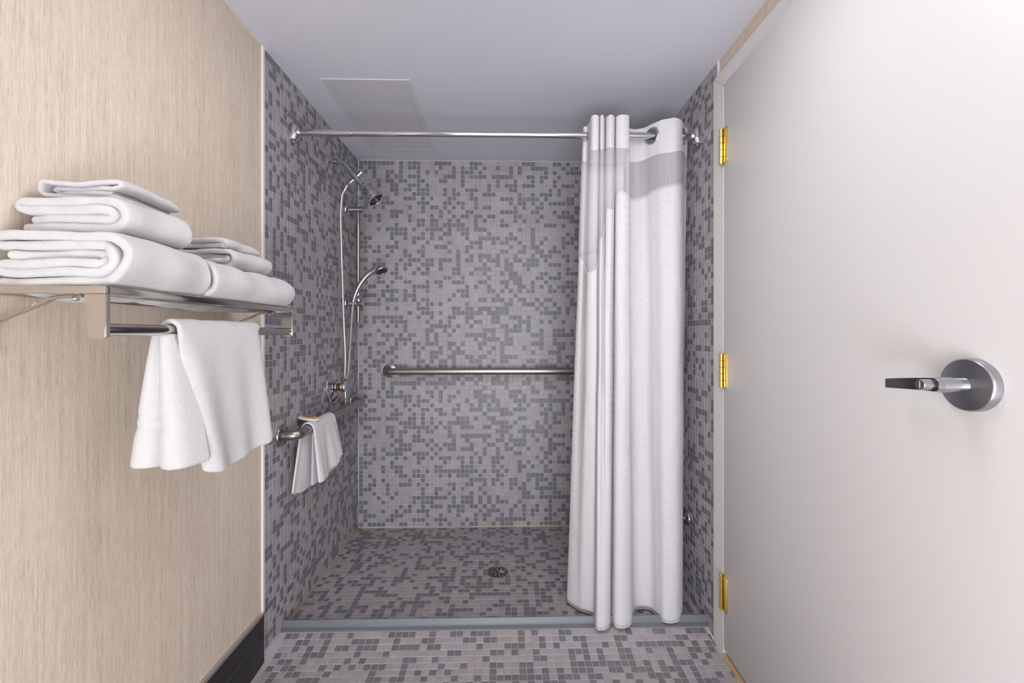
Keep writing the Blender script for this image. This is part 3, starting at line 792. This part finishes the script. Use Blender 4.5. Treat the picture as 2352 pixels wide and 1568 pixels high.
# ================================================================ curtain rod
RY, RZ = 1.673, H+.7935
rod = empty('curtain_rod', (XL, RY, RZ)); tag(rod, 'straight chrome curtain rod spanning the shower opening', 'rod')
child('tube', tube(B(), [(-.70, RY, RZ), (XR-.02, RY, RZ)], .0122, 28), M['chrome'], rod, auto=50)
child('sleeve', tube(B(), [(XL+.02, RY, RZ), (-.748, RY, RZ), (-.747, RY, RZ), (-.742, RY, RZ), (-.7415, RY, RZ), (-.60, RY, RZ)], [.0128, .0128, .0145, .0145, .0132, .0132], 28), M['chrome'], rod, auto=50)
def rflange(x, s):
    bm = B(); hz, hy = .038, .020
    for d, sc in ((0, 1),):
        pass
    lv_ = [(0, 1.0), (.007, 1.0), (.014, .96), (.021, .86), (.026, .68), (.028, .5)]
    rings = []
    for h_, sc in lv_:
        rings.append([bm.verts.new((x+s*h_, RY+hy*sc*1.05*math.copysign(abs(math.cos(a))**.8, math.cos(a)), RZ+hz*sc*math.copysign(abs(math.sin(a))**.7, math.sin(a)))) for a in [k*2*PI/36 for k in range(36)]])
    for p, q in zip(rings, rings[1:]):
        for i in range(36): bm.faces.new((p[i], p[(i+1) % 36], q[(i+1) % 36], q[i]))
    bm.faces.new(rings[0]); bm.faces.new(rings[-1][::-1])
    child('end_bracket', bm, M['chrome'], rod, auto=40)
    child('collar', lathe(B(), [(.0, .018), (.0165, .018), (.0165, .034), (.0145, .037), (0, .037)], (x, RY, RZ), (s, 0, 0), 28), M['chrome'], rod, auto=40)
    child('screw', lathe(B(), [(.0045, 0), (.0045, .0025), (.003, .0045), (0, .0045)], (x+s*.011, RY-.004, RZ-.0365), (0, 0, -1), 14), M['chrome'], rod, smooth=True)
rflange(XL, 1); rflange(XR, -1)
for x, s in ((XL+.0006, 1), (XR-.0006, -1)):
    o = tag(obj('wall_plug', lathe(B(), [(0, .0), (.0034, .0), (.003, .002), (0, .0026)], (0, 0, 0), (s, 0, 0), 12), M['yellow'], smooth=True),
            'tiny yellow wall plug above the %s end of the curtain rod' % ('left' if s > 0 else 'right'), 'wall plug')
    o.location = (x, RY-.030 if s > 0 else RY-.02, RZ+.063)

# ================================================================ curtain
ZT = H+.842; ZBm = .010
K = [  # top px, top Y, bottom px, bottom py, sheer top py, sheer bottom py
 (1436, 1.742, 1400, 1362, 374, 560), (1405, 1.748, 1370, 1360, 374, 570), (1370, 1.745, 1335, 1362, 374, 580), (1346, 1.738, 1308, 1368, 373, 588),
 (1339, 1.715, 1302, 1377, 371, 588), (1342, 1.698, 1307, 1384, 371, 592), (1349, 1.692, 1318, 1392, 371, 600), (1354, 1.662, 1325, 1396, 360, 617),
 (1358, 1.622, 1334, 1402, 347, 622), (1366, 1.606, 1350, 1408, 345, 620), (1375, 1.614, 1362, 1413, 344, 614), (1377, 1.640, 1364, 1416, 346, 582),
 (1379, 1.616, 1366, 1428, 344, 551), (1384, 1.606, 1368, 1441, 344, 547), (1388, 1.622, 1374, 1447, 344, 545), (1391, 1.650, 1384, 1447, 346, 512),
 (1393, 1.622, 1390, 1446, 341, 482), (1403, 1.604, 1400, 1438, 339, 479), (1411, 1.616, 1403, 1422, 341, 477), (1413, 1.648, 1403, 1416, 343, 460),
 (1416, 1.618, 1412, 1438, 342, 440), (1430, 1.602, 1430, 1443, 341, 440), (1445, 1.612, 1449, 1434, 345, 446),
 (1437, 1.655, 1455, 1410, 362, 445),
 (1441, 1.702, 1462, 1399, 372, 455), (1460, 1.716, 1478, 1397, 373, 456), (1480, 1.704, 1496, 1402, 367, 449), (1498, 1.672, 1511, 1417, 359, 438),
 (1520, 1.640, 1526, 1430, 353, 430), (1545, 1.622, 1545, 1432, 350, 424), (1560, 1.628, 1559, 1427, 347, 422), (1568, 1.652, 1567, 1413, 348, 424),
 (1572, 1.685, 1567, 1396, 352, 430), (1579, 1.705, 1560, 1384, 358, 436)]
KC = []
for a, Yt, bpx, bpy_, st_, sb_ in K:
    T = Vector((x_at(a, Yt), Yt, ZT)); Bt = at_z(bpx, bpy_, ZBm)
    yc = Yt+T.x*YAW
    KC.append((T.x, T.y, Bt.x, Bt.y, H+(767-st_)*yc/F, H+(767-sb_)*yc/F))
C = crom(KC, 12)
cur = empty('shower_curtain', (.5, RY, ZT)); tag(cur, 'white shower curtain with a sheer upper band, gathered at the right side', 'curtain')
arc = [0]
for a, b_ in zip(C, C[1:]): arc.append(arc[-1]+max(.0008, math.hypot(a[0]-b_[0], a[1]-b_[1])))
def cpt(i, z):
    c = C[i]; t = (ZT-z)/(ZT-ZBm); e = t
    x = c[0]+(c[2]-c[0])*e; y = c[1]+(c[3]-c[1])*e
    s = math.sin(PI*min(1, t))
    x += .0035*s*N(arc[i]*9, z*2.2, 3); y += .007*s*N(arc[i]*11, z*2.6, 8)+.0022*s*N(arc[i]*30, z*14, 2)
    return Vector((x, y, z))
# ring places: where the cloth crosses the rod line
cross = []
for i in range(len(C)-1):
    p, q = cpt(i, RZ), cpt(i+1, RZ)
    if (p.y-RY)*(q.y-RY) < 0: cross.append(i)
cross = [i for i in cross if C[i][0] > x_at(1400, RY)]
RR = .0265
holes = []
for i in cross:
    p = cpt(i, RZ); d = (cpt(min(i+6, len(C)-1), RZ)-cpt(max(i-6, 0), RZ)).normalized(); n_ = Vector((d.y, -d.x, 0)); holes.append((Vector((p.x, RY, RZ)), n_, i))
LI = 50
def zone(name, zf0, zf1, nrow, mat, cut=False, i0=0, i1=None):
    i1 = len(C) if i1 is None else i1
    bm = B(); uv = bm.loops.layers.uv.new('UVMap'); vv = []; info = {}
    for k in range(nrow+1):
        r = []
        for i in range(i0, i1):
            z = zf0(i)+(zf1(i)-zf0(i))*k/nrow; v = bm.verts.new(cpt(i, z)); r.append(v); info[v] = (arc[i], z)
        vv.append(r)
    for p, q in zip(vv, vv[1:]):
        for i in range(i1-i0-1):
            vs4 = (p[i], p[i+1], q[i+1], q[i])
            if cut:
                c = sum((v.co for v in vs4), Vector())/4
                if any(abs(i+i0-hi) < 26 and (c-h).length < RR for h, _, hi in holes): continue
            f = bm.faces.new(vs4)
            for l in f.loops: l[uv].uv = info[l.vert]
    o = child(name, bm, mat, cur, smooth=True)
    s = o.modifiers.new('s', 'SOLIDIFY'); s.thickness = .0012; s.offset = 0
    return o
HD = zone('header', lambda i: ZT-.003*abs(N(arc[i]*20, 1)), lambda i: C[i][4], 44, M['damask'], True)
SHR = zone('sheer_band', lambda i: C[i][4], lambda i: C[i][5], 14, M['sheer'], i0=LI)
zone('liner', lambda i: C[i][4], lambda i: C[i][5], 14, M['damask'], i1=LI+1)
SHR.modifiers.clear(); SHR['label'] = 'see through grey voile band'
zone('body_panel', lambda i: C[i][5], lambda i: ZBm+.004*N(arc[i]*6, 4), 90, M['damask'])
def hemline(name, zf, r=.0011):
    pts = [cpt(i, zf(i))+Vector((0, -.0004, 0)) for i in range(0, len(C), 2)]
    return child(name, tube(B(), pts, r, 6), M['damask'], cur, smooth=True)
hemline('hem', lambda i: ZBm+.004*N(arc[i]*6, 4)+.001, .0016)
hemline('seam', lambda i: C[i][4], .0012); hemline('seam', lambda i: C[i][5], .0013)
for h, n_, i in holes:
    child('grommet_ring', torus(B(), h, n_, RR+.0035, .0045, 40, 12, .8), M['chrome'], cur, smooth=True)

# lamp housing added out of view to dress the ceiling area light
lf = empty('added_ceiling_lamp', (.05, .86, CEIL)); tag(lf, 'square white lamp housing added on the ceiling out of view', 'lamp')
child('housing', box(B(), -.37, .47, .59, 1.13, CEIL-.028, CEIL-.002, .004), M['door'], lf, auto=30)
